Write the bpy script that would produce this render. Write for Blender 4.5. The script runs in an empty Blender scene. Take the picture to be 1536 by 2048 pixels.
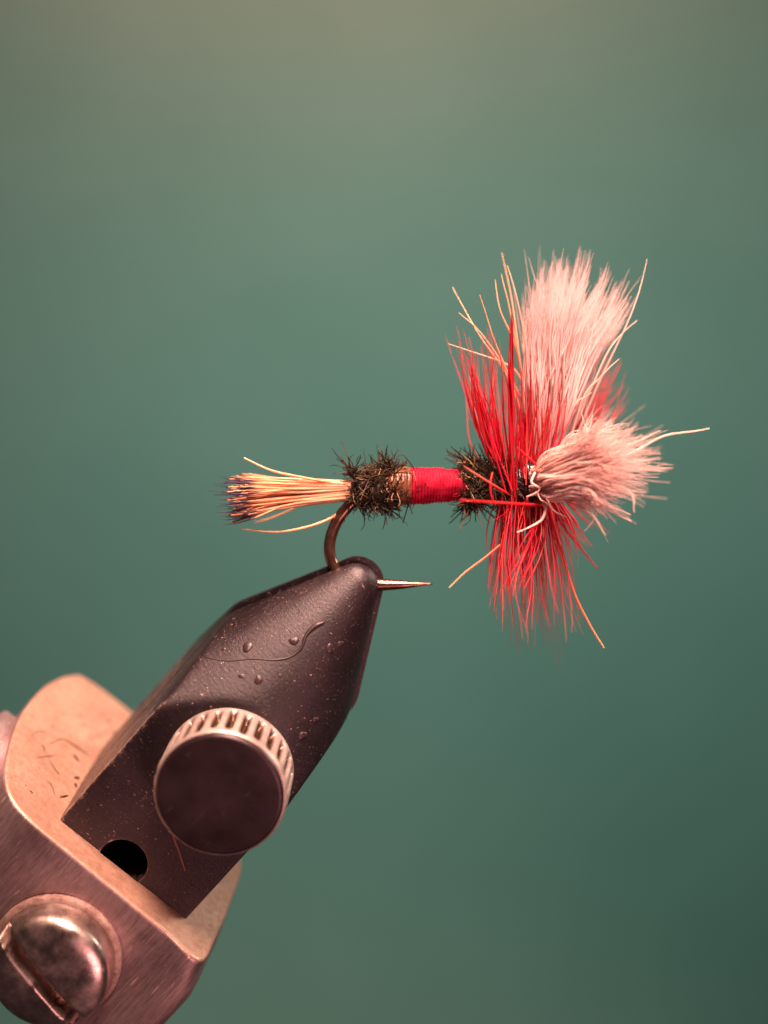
import bpy, math, random
import numpy as np
from mathutils import Vector, Matrix

# one Blender unit is one centimetre; 1 photo pixel at the fly's depth is 0.02 mm
random.seed(7)
rng = np.random.default_rng(7)
U = 0.002
D = 6.0                                   # camera to fly, cm
scene = bpy.context.scene
scene.unit_settings.system = 'METRIC'
scene.unit_settings.scale_length = 0.01
C = scene.collection

# ------------------------------------------------------------------ camera
cam_d = bpy.data.cameras.new('camera')
cam_d.sensor_fit = 'VERTICAL'
cam_d.sensor_height = 24.0
cam_d.lens = 12.0 / (1024 * U / D)
cam_d.clip_start = 0.05
cam_d.clip_end = 400.0
cam_d.dof.use_dof = True
cam_d.dof.focus_distance = D - 0.12
cam_d.dof.aperture_fstop = cam_d.lens * 1e-3 / (2 * 0.105)
cam = bpy.data.objects.new('camera', cam_d)
C.objects.link(cam)
cam.location = (0, -D, 0)
cam.rotation_euler = (math.radians(90), 0, 0)
scene.camera = cam
scene.view_settings.view_transform = 'Standard'
scene.view_settings.look = 'None'
scene.view_settings.gamma = 1.0
scene.view_settings.exposure = 0.0

# ------------------------------------------------------------------ room light and lamps
world = bpy.data.worlds.new('World')
scene.world = world
world.use_nodes = True
bg = world.node_tree.nodes['Background']
bg.inputs[0].default_value = (0.045, 0.026, 0.027, 1)
bg.inputs[1].default_value = 1.0


def area(name, loc, target, size, power, color, spread=180):
    d = bpy.data.lights.new(name, 'AREA')
    d.shape = 'DISK'
    d.size = size
    d.energy = power
    d.color = color
    d.spread = math.radians(spread)
    o = bpy.data.objects.new(name, d)
    C.objects.link(o)
    o.location = loc
    o.rotation_euler = (Vector(target) - Vector(loc)).to_track_quat('-Z', 'Y').to_euler()
    return o


area('desk_lamp', (0.8, -3.0, 12.0), (0.2, 0.0, 0.0), 4.0, 820, (1.0, 0.57, 0.45), 62)
area('front_fill', (2.5, -8.5, 9.0), (0.5, 0.0, 0.1), 4.0, 250, (1.0, 0.58, 0.48), 42)
area('hand_fill', (4.5, -9.5, -6.5), (-0.5, 0, -1.0), 5.0, 100, (1.0, 0.42, 0.42), 60)
area('side_fill', (9.0, 3.5, 4.5), (-0.5, 0, -0.8), 4.0, 85, (1.0, 0.80, 0.70), 50)  # added fill that brightens the clamp end right of the jaw
area('board_lamp', (0.5, 3.2, 4.5), (0.8, 16.0, -1.0), 2.2, 870, (0.80, 1.0, 0.95), 178)
area('board_warm_lamp', (-0.5, 10.5, 14.5), (-0.5, 16.0, 9.5), 6.0, 1300, (1.0, 0.24, 0.16), 170)

# ------------------------------------------------------------------ helpers


def W(px, py, y=0.0):
    """photo pixel at depth y (0 = plane of the hook) -> point in space"""
    k = (D + y) / D * U
    return np.array(((px - 768) * k, y, (1024 - py) * k))


class MB:
    def __init__(self):
        self.v, self.f, self.c = [], [], []

    def add(self, v, f, c=None):
        n = len(self.v)
        self.v.extend([tuple(p) for p in v])
        self.f.extend([tuple(i + n for i in q) for q in f])
        if c is None:
            c = (1, 1, 1)
        if isinstance(c, tuple):
            c = [c] * len(v)
        self.c.extend([tuple(x) for x in c])

    def tube(self, pts, rad, col=(1, 1, 1), sides=4, caps=True, flat=1.0):
        pts = np.asarray(pts, float)
        n = len(pts)
        rad = np.broadcast_to(np.asarray(rad, float), (n,))
        t = np.gradient(pts, axis=0)
        t /= np.linalg.norm(t, axis=1)[:, None] + 1e-12
        ref = np.array((0, 1, 0.0)) if abs(t[0][1]) < 0.8 else np.array((1.0, 0, 0))
        a = np.cross(t, ref)
        a /= np.linalg.norm(a, axis=1)[:, None] + 1e-12
        b = np.cross(t, a)
        th = np.arange(sides) / sides * 2 * math.pi
        ring = a[:, None, :] * np.cos(th)[None, :, None] + b[:, None, :] * np.sin(th)[None, :, None] * flat
        v = pts[:, None, :] + ring * rad[:, None, None]
        v = v.reshape(-1, 3)
        f = []
        for i in range(n - 1):
            for j in range(sides):
                k = (j + 1) % sides
                f.append((i * sides + j, i * sides + k, (i + 1) * sides + k, (i + 1) * sides + j))
        if caps:
            f.append(tuple(range(sides - 1, -1, -1)))
            f.append(tuple((n - 1) * sides + j for j in range(sides)))
        if isinstance(col, tuple):
            c = [col] * len(v)
        else:
            c = [tuple(x) for x in col for _ in range(sides)]
        self.add(v, f, c)

    def build(self, name, mat, parent=None, smooth=True, origin=None, sharp=None):
        me = bpy.data.meshes.new(name)
        v = np.array(self.v, float)
        if origin is not None:
            v = v - np.asarray(origin)
        me.from_pydata(v.tolist(), [], self.f)
        me.validate()
        if len(me.vertices) == len(self.c):
            at = me.color_attributes.new('Col', 'FLOAT_COLOR', 'POINT')
            at.data.foreach_set('color', np.hstack([np.array(self.c, float), np.ones((len(self.c), 1))]).ravel())
        me.polygons.foreach_set('use_smooth', [smooth] * len(me.polygons))
        me.update()
        if sharp is not None:
            me.set_sharp_from_angle(angle=math.radians(sharp))
        me.materials.append(mat)
        o = bpy.data.objects.new(name, me)
        C.objects.link(o)
        o.parent = parent
        return o


def curve(ctrl, n=14):
    """smooth path through control points"""
    P = np.asarray(ctrl, float)
    if len(P) == 2:
        t = np.linspace(0, 1, n)[:, None]
        return P[0] * (1 - t) + P[1] * t
    Q = np.vstack([2 * P[0] - P[1], P, 2 * P[-1] - P[-2]])
    out = []
    m = len(P) - 1
    for x in np.linspace(0, m - 1e-9, n):
        i = int(x)
        t = x - i
        p0, p1, p2, p3 = Q[i:i + 4]
        out.append(0.5 * ((2 * p1) + (-p0 + p2) * t + (2 * p0 - 5 * p1 + 4 * p2 - p3) * t * t + (-p0 + 3 * p1 - 3 * p2 + p3) * t ** 3))
    return np.array(out)


def grid_faces(nr, nc, closed=True):
    f = []
    for i in range(nr - 1):
        for j in range(nc if closed else nc - 1):
            k = (j + 1) % nc
            f.append((i * nc + j, i * nc + k, (i + 1) * nc + k, (i + 1) * nc + j))
    return f


def outward(mb_):
    V_ = np.array(mb_.v)
    vol = 0.0
    for q in mb_.f:
        for i in range(1, len(q) - 1):
            vol += V_[q[0]] @ np.cross(V_[q[i]], V_[q[i + 1]])
    if vol < 0:
        mb_.f = [tuple(reversed(q)) for q in mb_.f]


def tag(o, label=None, cat=None, group=None, kind=None):
    if label: o['label'] = label
    if cat: o['category'] = cat
    if group: o['group'] = group
    if kind: o['kind'] = kind
    return o


# ------------------------------------------------------------------ materials


def new_mat(name):
    m = bpy.data.materials.new(name)
    m.use_nodes = True
    nt = m.node_tree
    b = nt.nodes['Principled BSDF']
    return m, nt, b


def node(nt, typ, **kw):
    n = nt.nodes.new(typ)
    for k, v in kw.items():
        setattr(n, k, v)
    return n


def ramp(nt, fac, stops, interp='LINEAR'):
    r = node(nt, 'ShaderNodeValToRGB')
    r.color_ramp.interpolation = interp
    el = r.color_ramp.elements
    while len(el) < len(stops):
        el.new(0.5)
    for e, (p, c) in zip(el, stops):
        e.position = p
        e.color = (*c, 1) if len(c) == 3 else c
    nt.links.new(fac, r.inputs[0])
    return r


def noise(nt, scale, detail=4, rough=0.55, vec=None, mapscale=None, dist=0.0):
    n = node(nt, 'ShaderNodeTexNoise')
    n.inputs['Scale'].default_value = scale
    n.inputs['Detail'].default_value = detail
    n.inputs['Roughness'].default_value = rough
    n.inputs['Distortion'].default_value = dist
    tc = node(nt, 'ShaderNodeTexCoord')
    src = tc.outputs['Object']
    if mapscale:
        mp = node(nt, 'ShaderNodeMapping')
        mp.inputs['Scale'].default_value = mapscale
        nt.links.new(src, mp.inputs[0])
        src = mp.outputs[0]
    nt.links.new(src, n.inputs['Vector'])
    return n


def mix(nt, fac, a, b, blend='MIX'):
    m = node(nt, 'ShaderNodeMix', data_type='RGBA', blend_type=blend)
    for sock, val in ((m.inputs[0], fac), (m.inputs[6], a), (m.inputs[7], b)):
        if isinstance(val, (int, float)):
            sock.default_value = val
        elif isinstance(val, tuple):
            sock.default_value = (*val, 1)
        else:
            nt.links.new(val, sock)
    return m.outputs[2]


def bump(nt, b, height, strength=0.3, dist=0.01, prev=None):
    n = node(nt, 'ShaderNodeBump')
    n.inputs['Strength'].default_value = strength
    n.inputs['Distance'].default_value = dist
    nt.links.new(height, n.inputs['Height'])
    if prev is not None:
        nt.links.new(prev, n.inputs['Normal'])
    nt.links.new(n.outputs[0], b.inputs['Normal'])
    return n.outputs[0]


def fibre_mat(name, rough=0.45, trans=0.3, spec=0.35, sheen=0.0):
    m, nt, b = new_mat(name)
    a = node(nt, 'ShaderNodeAttribute', attribute_name='Col')
    nt.links.new(a.outputs['Color'], b.inputs['Base Color'])
    b.inputs['Roughness'].default_value = rough
    b.inputs['Specular IOR Level'].default_value = spec
    b.inputs['Sheen Weight'].default_value = sheen
    t = node(nt, 'ShaderNodeBsdfTranslucent')
    nt.links.new(a.outputs['Color'], t.inputs[0])
    mx = node(nt, 'ShaderNodeMixShader')
    mx.inputs[0].default_value = trans
    nt.links.new(b.outputs[0], mx.inputs[1])
    nt.links.new(t.outputs[0], mx.inputs[2])
    nt.links.new(mx.outputs[0], nt.nodes['Material Output'].inputs[0])
    return m


M = {}
M['hackle'] = fibre_mat('dyed_hackle', 0.4, 0.5, 0.45)
M['hair'] = fibre_mat('calf_hair', 0.55, 0.5, 0.25)
M['tail'] = fibre_mat('tippet', 0.3, 0.3, 0.5)
M['herl'] = fibre_mat('peacock_herl', 0.45, 0.08, 0.4)


def floss():
    m, nt, b = new_mat('red_floss')
    n = noise(nt, 26, 5, 0.6, mapscale=(0.5, 2.5, 2.5))
    r = ramp(nt, n.outputs[0], [(0.25, (0.15, 0.001, 0.010)), (0.5, (0.33, 0.002, 0.022)), (0.8, (0.52, 0.010, 0.045))])
    nt.links.new(r.outputs[0], b.inputs['Base Color'])
    b.inputs['Roughness'].default_value = 0.6
    b.inputs['Specular IOR Level'].default_value = 0.2
    b.inputs['Sheen Weight'].default_value = 0.0
    b.inputs['Sheen Tint'].default_value = (1, 0.25, 0.25, 1)
    n2 = noise(nt, 90, 4, 0.6, mapscale=(2.0, 0.5, 0.5))
    bump(nt, b, n2.outputs[0], 0.5, 0.006)
    return m


def copper_thread():
    m, nt, b = new_mat('brown_thread')
    n = noise(nt, 40, 4, 0.6)
    r = ramp(nt, n.outputs[0], [(0.3, (0.05, 0.018, 0.008)), (0.7, (0.24, 0.085, 0.04))])
    nt.links.new(r.outputs[0], b.inputs['Base Color'])
    b.inputs['Roughness'].default_value = 0.35
    bump(nt, b, n.outputs[0], 0.4, 0.005)
    return m


def varnish():
    m, nt, b = new_mat('black_varnished_thread')
    b.inputs['Base Color'].default_value = (0.012, 0.007, 0.008, 1)
    b.inputs['Roughness'].default_value = 0.22
    n = noise(nt, 35, 3)
    bump(nt, b, n.outputs[0], 0.4, 0.01)
    return m


def hook_bronze():
    m, nt, b = new_mat('bronzed_wire')
    n = noise(nt, 30, 4)
    r = ramp(nt, n.outputs[0], [(0.3, (0.10, 0.05, 0.035)), (0.7, (0.22, 0.12, 0.085))])
    nt.links.new(r.outputs[0], b.inputs['Base Color'])
    b.inputs['Metallic'].default_value = 0.85
    b.inputs['Roughness'].default_value = 0.24
    bump(nt, b, n.outputs[0], 0.15, 0.004)
    return m


def jaw_steel():
    m, nt, b = new_mat('black_oxide_steel')
    n1 = noise(nt, 2.2, 6, 0.6)
    r1 = ramp(nt, n1.outputs[0], [(0.3, (0.008, 0.0045, 0.006)), (0.7, (0.025, 0.015, 0.0185))])
    # turning marks run round the cone, so they are stretched across the bar
    n2 = noise(nt, 14, 5, 0.7, mapscale=(9, 0.6, 0.6))
    r2 = ramp(nt, n2.outputs[0], [(0.35, (0.75, 0.75, 0.75)), (0.7, (1.3, 1.25, 1.25))])
    c = mix(nt, 1.0, r1.outputs[0], r2.outputs[0], 'MULTIPLY')
    # pale specks of dust and bare metal
    vo = node(nt, 'ShaderNodeTexNoise')
    vo.inputs['Scale'].default_value = 95
    vo.inputs['Detail'].default_value = 1.5
    tc = node(nt, 'ShaderNodeTexCoord')
    mp = node(nt, 'ShaderNodeMapping')
    mp.inputs['Rotation'].default_value = (0, 0, 0.5)
    mp.inputs['Scale'].default_value = (1.0, 0.55, 1.0)
    nt.links.new(tc.outputs['Object'], mp.inputs[0])
    nt.links.new(mp.outputs[0], vo.inputs['Vector'])
    sp = ramp(nt, vo.outputs[0], [(0.70, (0, 0, 0)), (0.74, (0.8, 0.8, 0.8))])
    n4 = noise(nt, 3.0, 2)
    r4 = ramp(nt, n4.outputs[0], [(0.38, (0, 0, 0)), (0.6, (1, 1, 1))])
    fac = mix(nt, 1.0, sp.outputs[0], r4.outputs[0], 'MULTIPLY')
    c = mix(nt, fac, c, (0.55, 0.36, 0.28))
    n7 = noise(nt, 150, 2, 0.6)
    r7 = ramp(nt, n7.outputs[0], [(0.68, (0, 0, 0)), (0.73, (0.5, 0.5, 0.5))])
    c = mix(nt, r7.outputs[0], c, (0.40, 0.27, 0.22))
    n8 = noise(nt, 9, 3, 0.5, mapscale=(1.0, 14.0, 3.0), dist=0.8)
    r8 = ramp(nt, n8.outputs[0], [(0.70, (0, 0, 0)), (0.74, (0.45, 0.45, 0.45))])
    c = mix(nt, r8.outputs[0], c, (0.22, 0.14, 0.125))
    at_ = node(nt, 'ShaderNodeAttribute', attribute_name='Col')
    n6 = noise(nt, 48, 6, 0.75)
    ad = node(nt, 'ShaderNodeMath', operation='MULTIPLY_ADD')
    nt.links.new(at_.outputs['Fac'], ad.inputs[0])
    ad.inputs[1].default_value = 0.30
    nt.links.new(n6.outputs[0], ad.inputs[2])
    r6 = ramp(nt, ad.outputs[0], [(0.66, (0, 0, 0)), (0.86, (0.75, 0.75, 0.75))])
    c = mix(nt, r6.outputs[0], c, (0.34, 0.24, 0.205))
    nt.links.new(c, b.inputs['Base Color'])
    b.inputs['Metallic'].default_value = 0.35
    n5 = noise(nt, 5, 5, 0.65)
    r5 = ramp(nt, n5.outputs[0], [(0.3, (0.36,) * 3), (0.7, (0.52,) * 3)])
    b.inputs['Specular IOR Level'].default_value = 0.75
    nt.links.new(r5.outputs[0], b.inputs['Roughness'])
    h = bump(nt, b, n2.outputs[0], 0.12, 0.01)
    n3 = noise(nt, 85, 6, 0.7)
    bump(nt, b, n3.outputs[0], 0.35, 0.006, h)
    return m


def body_steel():
    m, nt, b = new_mat('worn_clamp_steel_lit')  # clamp metal with the lamp's warm brightness mixed into its colour
    n1 = noise(nt, 3.2, 6, 0.62)
    r1 = ramp(nt, n1.outputs[0], [(0.3, (0.33, 0.205, 0.145)), (0.7, (0.47, 0.32, 0.235))])
    n2 = noise(nt, 30, 5, 0.7)
    r2 = ramp(nt, n2.outputs[0], [(0.33, (0.78, 0.70, 0.62)), (0.55, (1.05, 1.0, 1.0)), (0.75, (1.2, 1.15, 1.1))])
    c = mix(nt, 0.85, r1.outputs[0], r2.outputs[0], 'MULTIPLY')
    n9 = noise(nt, 12, 4, 0.6, mapscale=(1.0, 2.0, 10.0), dist=0.5)
    r9 = ramp(nt, n9.outputs[0], [(0.62, (0, 0, 0)), (0.70, (0.55, 0.55, 0.55))])
    c = mix(nt, r9.outputs[0], c, (0.66, 0.50, 0.40))
    n3 = noise(nt, 55, 2, 0.5)
    r3 = ramp(nt, n3.outputs[0], [(0.70, (0, 0, 0)), (0.75, (1, 1, 1))])
    c = mix(nt, r3.outputs[0], c, (0.16, 0.06, 0.03))
    nt.links.new(c, b.inputs['Base Color'])
    b.inputs['Metallic'].default_value = 0.45
    # brushed streaks down the faces
    n4 = noise(nt, 16, 5, 0.7, mapscale=(0.7, 9.0, 0.7))
    r4 = ramp(nt, n4.outputs[0], [(0.3, (0.33,) * 3), (0.7, (0.52,) * 3)])
    nt.links.new(r4.outputs[0], b.inputs['Roughness'])
    h = bump(nt, b, n4.outputs[0], 0.12, 0.01)
    bump(nt, b, n2.outputs[0], 0.2, 0.006, h)
    return m


def knob_steel(name='knurled_steel', grime=True):
    m, nt, b = new_mat(name)
    n1 = noise(nt, 9, 6, 0.65)
    r1 = ramp(nt, n1.outputs[0], [(0.3, (0.34, 0.27, 0.225)), (0.7, (0.56, 0.48, 0.43))])
    c = r1.outputs[0]
    if grime:
        a = node(nt, 'ShaderNodeAttribute', attribute_name='Col')
        n2 = noise(nt, 45, 4, 0.7)
        r2 = ramp(nt, n2.outputs[0], [(0.4, (0.022, 0.010, 0.005)), (0.62, (0.10, 0.048, 0.022)), (0.76, (0.30, 0.20, 0.13))])
        c = mix(nt, a.outputs['Fac'], r2.outputs[0], c)
    nt.links.new(c, b.inputs['Base Color'])
    b.inputs['Metallic'].default_value = 0.55
    n3 = noise(nt, 25, 5, 0.6)
    r3 = ramp(nt, n3.outputs[0], [(0.3, (0.30,) * 3), (0.7, (0.46,) * 3)])
    nt.links.new(r3.outputs[0], b.inputs['Roughness'])
    bump(nt, b, n3.outputs[0], 0.15, 0.008)
    return m


def shaded_face():
    m, nt, b = new_mat('shade_painted_knob_face')  # dark tone carries the shade on the forward-facing disc
    n1 = noise(nt, 4, 6, 0.65)
    r1 = ramp(nt, n1.outputs[0], [(0.3, (0.012, 0.006, 0.007)), (0.7, (0.048, 0.030, 0.033))])
    n2 = noise(nt, 7, 4, 0.6, mapscale=(0.8, 6, 1), dist=0.6)
    r2 = ramp(nt, n2.outputs[0], [(0.66, (0, 0, 0)), (0.76, (0.7, 0.7, 0.7))])
    c = mix(nt, r2.outputs[0], r1.outputs[0], (0.16, 0.10, 0.10))
    nt.links.new(c, b.inputs['Base Color'])
    b.inputs['Metallic'].default_value = 0.5
    b.inputs['Roughness'].default_value = 0.36
    n3 = noise(nt, 18, 5, 0.6)
    bump(nt, b, n3.outputs[0], 0.12, 0.01)
    return m


def board_green():
    m, nt, b = new_mat('green_board')
    n1 = noise(nt, 0.22, 5, 0.55)
    r1 = ramp(nt, n1.outputs[0], [(0.3, (0.132, 0.325, 0.258)), (0.7, (0.166, 0.374, 0.304))])
    n2 = noise(nt, 0.8, 3, 0.5)
    r2 = ramp(nt, n2.outputs[0], [(0.73, (0, 0, 0)), (0.80, (0.35, 0.35, 0.35))])
    c = mix(nt, r2.outputs[0], r1.outputs[0], (0.30, 0.42, 0.34))
    nt.links.new(c, b.inputs['Base Color'])
    b.inputs['Roughness'].default_value = 0.75
    b.inputs['Specular IOR Level'].default_value = 0.25
    n3 = noise(nt, 9, 4)
    bump(nt, b, n3.outputs[0], 0.1, 0.05)
    return m


def clear_drop():
    m, nt, b = new_mat('dried_head_cement')
    b.inputs['Base Color'].default_value = (0.022, 0.011, 0.011, 1)
    b.inputs['Roughness'].default_value = 0.42
    n = noise(nt, 30, 3)
    bump(nt, b, n.outputs[0], 0.2, 0.006)
    return m


M['floss'] = floss()
M['thread'] = copper_thread()
M['varnish'] = varnish()
M['hook'] = hook_bronze()
M['jaw'] = jaw_steel()
M['body'] = body_steel()


def brushed_steel():
    m, nt, b = new_mat('brushed_clamp_sides_shaded')  # same clamp metal, toned down for the shaded front
    n1 = noise(nt, 4, 6, 0.6)
    r1 = ramp(nt, n1.outputs[0], [(0.3, (0.26, 0.185, 0.185)), (0.7, (0.48, 0.37, 0.36))])
    n2 = noise(nt, 12, 5, 0.7, mapscale=(0.8, 10.0, 2.0))
    r2 = ramp(nt, n2.outputs[0], [(0.3, (0.75, 0.72, 0.72)), (0.7, (1.15, 1.12, 1.12))])
    c = mix(nt, 1.0, r1.outputs[0], r2.outputs[0], 'MULTIPLY')
    n3 = noise(nt, 20, 2, 0.5, mapscale=(0.5, 3.0, 1.0))
    r3 = ramp(nt, n3.outputs[0], [(0.69, (0, 0, 0)), (0.74, (1, 1, 1))])
    c = mix(nt, r3.outputs[0], c, (0.75, 0.52, 0.42))
    nt.links.new(c, b.inputs['Base Color'])
    b.inputs['Metallic'].default_value = 0.8
    r4 = ramp(nt, n2.outputs[0], [(0.3, (0.34,) * 3), (0.7, (0.50,) * 3)])
    nt.links.new(r4.outputs[0], b.inputs['Roughness'])
    bump(nt, b, n2.outputs[0], 0.2, 0.01)
    return m


M['sides'] = brushed_steel()
M['knob'] = knob_steel()
M['bolt'] = knob_steel('bolt_steel', False)
bb = M['bolt'].node_tree.nodes['Principled BSDF']
bb.inputs['Metallic'].default_value = 1.0
for l_ in list(bb.inputs['Roughness'].links): M['bolt'].node_tree.links.remove(l_)
_nt = M['bolt'].node_tree
_n = noise(_nt, 7, 6, 0.7)
_r = ramp(_nt, _n.outputs[0], [(0.35, (0.2,) * 3), (0.65, (0.48,) * 3)])
_nt.links.new(_r.outputs[0], bb.inputs['Roughness'])
M['face'] = shaded_face()
M['board'] = board_green()
M['drop'] = clear_drop()

# ------------------------------------------------------------------ backdrop
bx, by0, by1, bz = 26.0, 16.0, 16.6, 26.0
mb = MB()
v = [(x, y, z) for y in (by0, by1) for x, z in ((-bx, -bz), (bx, -bz), (bx, bz), (-bx, bz))]
mb.add(v, [(0, 1, 2, 3), (7, 6, 5, 4), (0, 4, 5, 1), (1, 5, 6, 2), (2, 6, 7, 3), (3, 7, 4, 0)])
tag(mb.build('backdrop', M['board'], smooth=False), 'plain matt green board filling the background behind the fly', 'backdrop', kind='structure')

# ------------------------------------------------------------------ the vise: local frame s (towards the tip), u (across, up-left), n (towards the viewer)
s_img = np.array((0.645, 0, 0.764)); s_img /= np.linalg.norm(s_img)
t_img = np.array((s_img[2], 0, -s_img[0]))
n3 = np.array((0, -1.0, 0)) - math.tan(math.radians(11.5)) * s_img + math.tan(math.radians(6.5)) * t_img
n3 /= np.linalg.norm(n3)
s3 = s_img - n3 * (s_img @ n3); s3 /= np.linalg.norm(s3)
u3 = np.cross(n3, s3)
ORG = W(715, 1165, 0.0)
EYE = np.array((0, -D, 0.0))
R3 = np.stack([s3, u3, n3], axis=1)        # columns


def onplane(px, py, axis, val):
    """local (s,u,n) of the point where the sight line of a photo pixel meets the local plane axis = val"""
    d = W(px, py) - EYE
    dl, el = R3.T @ d, R3.T @ (EYE - ORG)
    k = (val - el[axis]) / dl[axis]
    return el + dl * k


vise = bpy.data.objects.new('fly_vise', None)
C.objects.link(vise)
vise.matrix_world = Matrix(((*R3[0], ORG[0]), (*R3[1], ORG[1]), (*R3[2], ORG[2]), (0, 0, 0, 1)))
vise.empty_display_size = 0.3
tag(vise, 'dark steel fly tying vise with knurled thumb screw gripping the hook', 'vise')

N1 = 190 * U                                # half thickness of the jaw pair
pl = onplane(118, 1640, 2, N1)
pr = onplane(375, 1835, 2, N1)
UC = (pl[1] + pr[1]) / 2
HW = abs(pl[1] - pr[1]) / 2
S_CAP = (pl[0] + pr[0]) / 2                 # where the jaws enter the clamp body
bl_, br_ = onplane(450, 1215, 2, 0), onplane(685, 1465, 2, 0)
tipp = onplane(722, 1118, 2, 0)
print('jaw', UC / U, HW / U, S_CAP / U, bl_ / U, br_ / U, tipp / U)


def make_jaw(sign, s_tip, rt, alpha, name):
    g = 4 * U
    nth, ns = 150, 130
    ac = math.atan2(N1, HW)
    th = np.sort(np.concatenate([np.linspace(0, math.pi, 120), ac + np.linspace(-0.07, 0.07, 41), math.pi - ac + np.linspace(-0.07, 0.07, 41)]))
    nth = len(th)
    d_end = s_tip - (S_CAP - 60 * U)
    dd = np.concatenate([np.linspace(0, 1, 26) ** 2 * rt * 1.2, np.linspace(rt * 1.2, d_end, ns)[1:]])
    sa, ca, ta = math.sin(alpha), math.cos(alpha), math.tan(alpha)
    verts = []
    for d in dd:
        R = math.sqrt(max(rt * rt - (rt - d) ** 2, 1e-8)) if d < rt * (1 - sa) else rt * ca + (d - rt * (1 - sa)) * ta
        uc = UC * min(1.0, max(0.0, d / (300 * U)))
        c, s = np.cos(th), np.sin(th)
        p = 70
        rect = (np.abs(c / HW) ** p + np.abs(s / N1) ** p) ** (-1 / p)
        k = 48
        r = (R ** -k + rect ** -k) ** (-1 / k)
        for a, b_ in zip(c * r + uc, s * r):
            verts.append((s_tip - d, a, sign * (g + b_)))
    nr = len(dd)
    f = grid_faces(nr, nth, closed=True)
    f.append(tuple(range(nth)))
    f.append(tuple((nr - 1) * nth + j for j in range(nth - 1, -1, -1)))
    V_ = np.array(verts)
    q = f[(nr // 2) * nth + nth // 2]
    nn = np.cross(V_[q[1]] - V_[q[0]], V_[q[2]] - V_[q[0]])
    if nn[2] * sign < 0:
        f = [tuple(reversed(q)) for q in f]
    RC = math.hypot(N1, HW)
    wear_and_light = []  # bare metal and dust, with light on the upper-left side mixed in
    for d in dd:
        Rd = rt * ca + (d - rt * (1 - sa)) * ta
        flat = float(np.clip((Rd - RC * 0.88) / (RC * 0.2), 0, 1))      # 1 on the square bar, 0 on the cone
        wear_and_light.append(0.08 + 0.26 * np.exp(-(th / 0.75) ** 2) * (1 - flat) + flat * (0.55 * (th < ac) + 0.6 * np.exp(-((th - ac) / 0.03) ** 2)))
    m_ = MB()
    m_.add(verts, f, [(float(min(1, w_)),) * 3 for row in wear_and_light for w_ in row])
    outward(m_)
    return m_.build(name, M['jaw'], vise, sharp=50)


ALPHA = math.radians(27)
near_jaw = make_jaw(1, 40 * U, 46 * U, ALPHA, 'near_jaw')
far_jaw = make_jaw(-1, 52 * U, 54 * U, ALPHA, 'far_jaw')
near_jaw['label'] = 'near jaw half with a dark round hole at its foot'

# hole in the near jaw
hc = onplane(246, 1724, 2, N1)
cut = MB()
th = np.linspace(0, 2 * math.pi, 48, endpoint=False)
ring = [(hc[0] + 50 * U * math.cos(a), hc[1] + 50 * U * math.sin(a)) for a in th]
vv = [(x, y, N1 - 183 * U) for x, y in ring] + [(x, y, N1 + 7 * U) for x, y in ring]
cut.add(vv, grid_faces(2, 48) + [tuple(range(47, -1, -1)), tuple(range(48, 96))], (0, 0, 0))
outward(cut)


def drill(o):
    co = cut.build('cutter', M['jaw'], vise, smooth=False)
    md = o.modifiers.new('hole', 'BOOLEAN')
    md.object = co
    md.operation = 'DIFFERENCE'
    md.solver = 'EXACT'
    bpy.context.view_layer.update()
    me2 = bpy.data.meshes.new_from_object(o.evaluated_get(bpy.context.evaluated_depsgraph_get()))
    o.modifiers.clear()
    o.data = me2
    bpy.data.objects.remove(co)


drill(near_jaw)

# clamp body: outline of its end face lies on the plane s = S_CAP, body runs away from the tip
cap_px = [(402, 1922), (330, 1862), (250, 1796), (160, 1722), (100, 1674), (58, 1638), (26, 1602), (11, 1560), (15, 1505), (38, 1435),
          (72, 1388), (108, 1360), (150, 1348), (178, 1358), (258, 1418), (345, 1495), (420, 1580), (468, 1660), (486, 1728), (466, 1800), (436, 1872)]
cap = [onplane(x, y, 0, S_CAP)[1:] for x, y in cap_px]
cap = np.array(cap)


def closed_curve(P, n):
    Q = np.vstack([P[-1:], P, P[:2]])
    out = []
    m = len(P)
    for x in np.linspace(0, m, n, endpoint=False):
        i = int(x); t = x - i
        p0, p1, p2, p3 = Q[i:i + 4]
        out.append(0.5 * ((2 * p1) + (-p0 + p2) * t + (2 * p0 - 5 * p1 + 4 * p2 - p3) * t * t + (-p0 + 3 * p1 - 3 * p2 + p3) * t ** 3))
    return np.array(out)


out = closed_curve(cap, 160)
cen = out.mean(0)
rings, L = [], 330 * U


def inset(P, d):
    t = np.roll(P, -1, 0) - np.roll(P, 1, 0)
    t /= np.linalg.norm(t, axis=1)[:, None]
    nrm = np.stack([t[:, 1], -t[:, 0]], axis=1)
    if ((P - cen) * nrm).sum() < 0:
        nrm = -nrm
    return P - nrm * d


bev = 9 * U


def flare(p, d):
    w = max(0.0, (cen[0] - p[0]) / (cen[0] - out[:, 0].min())) ** 2
    x = min(1.0, d / (95 * U))
    return w * 30 * U * (x * x * (3 - 2 * x))


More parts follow.
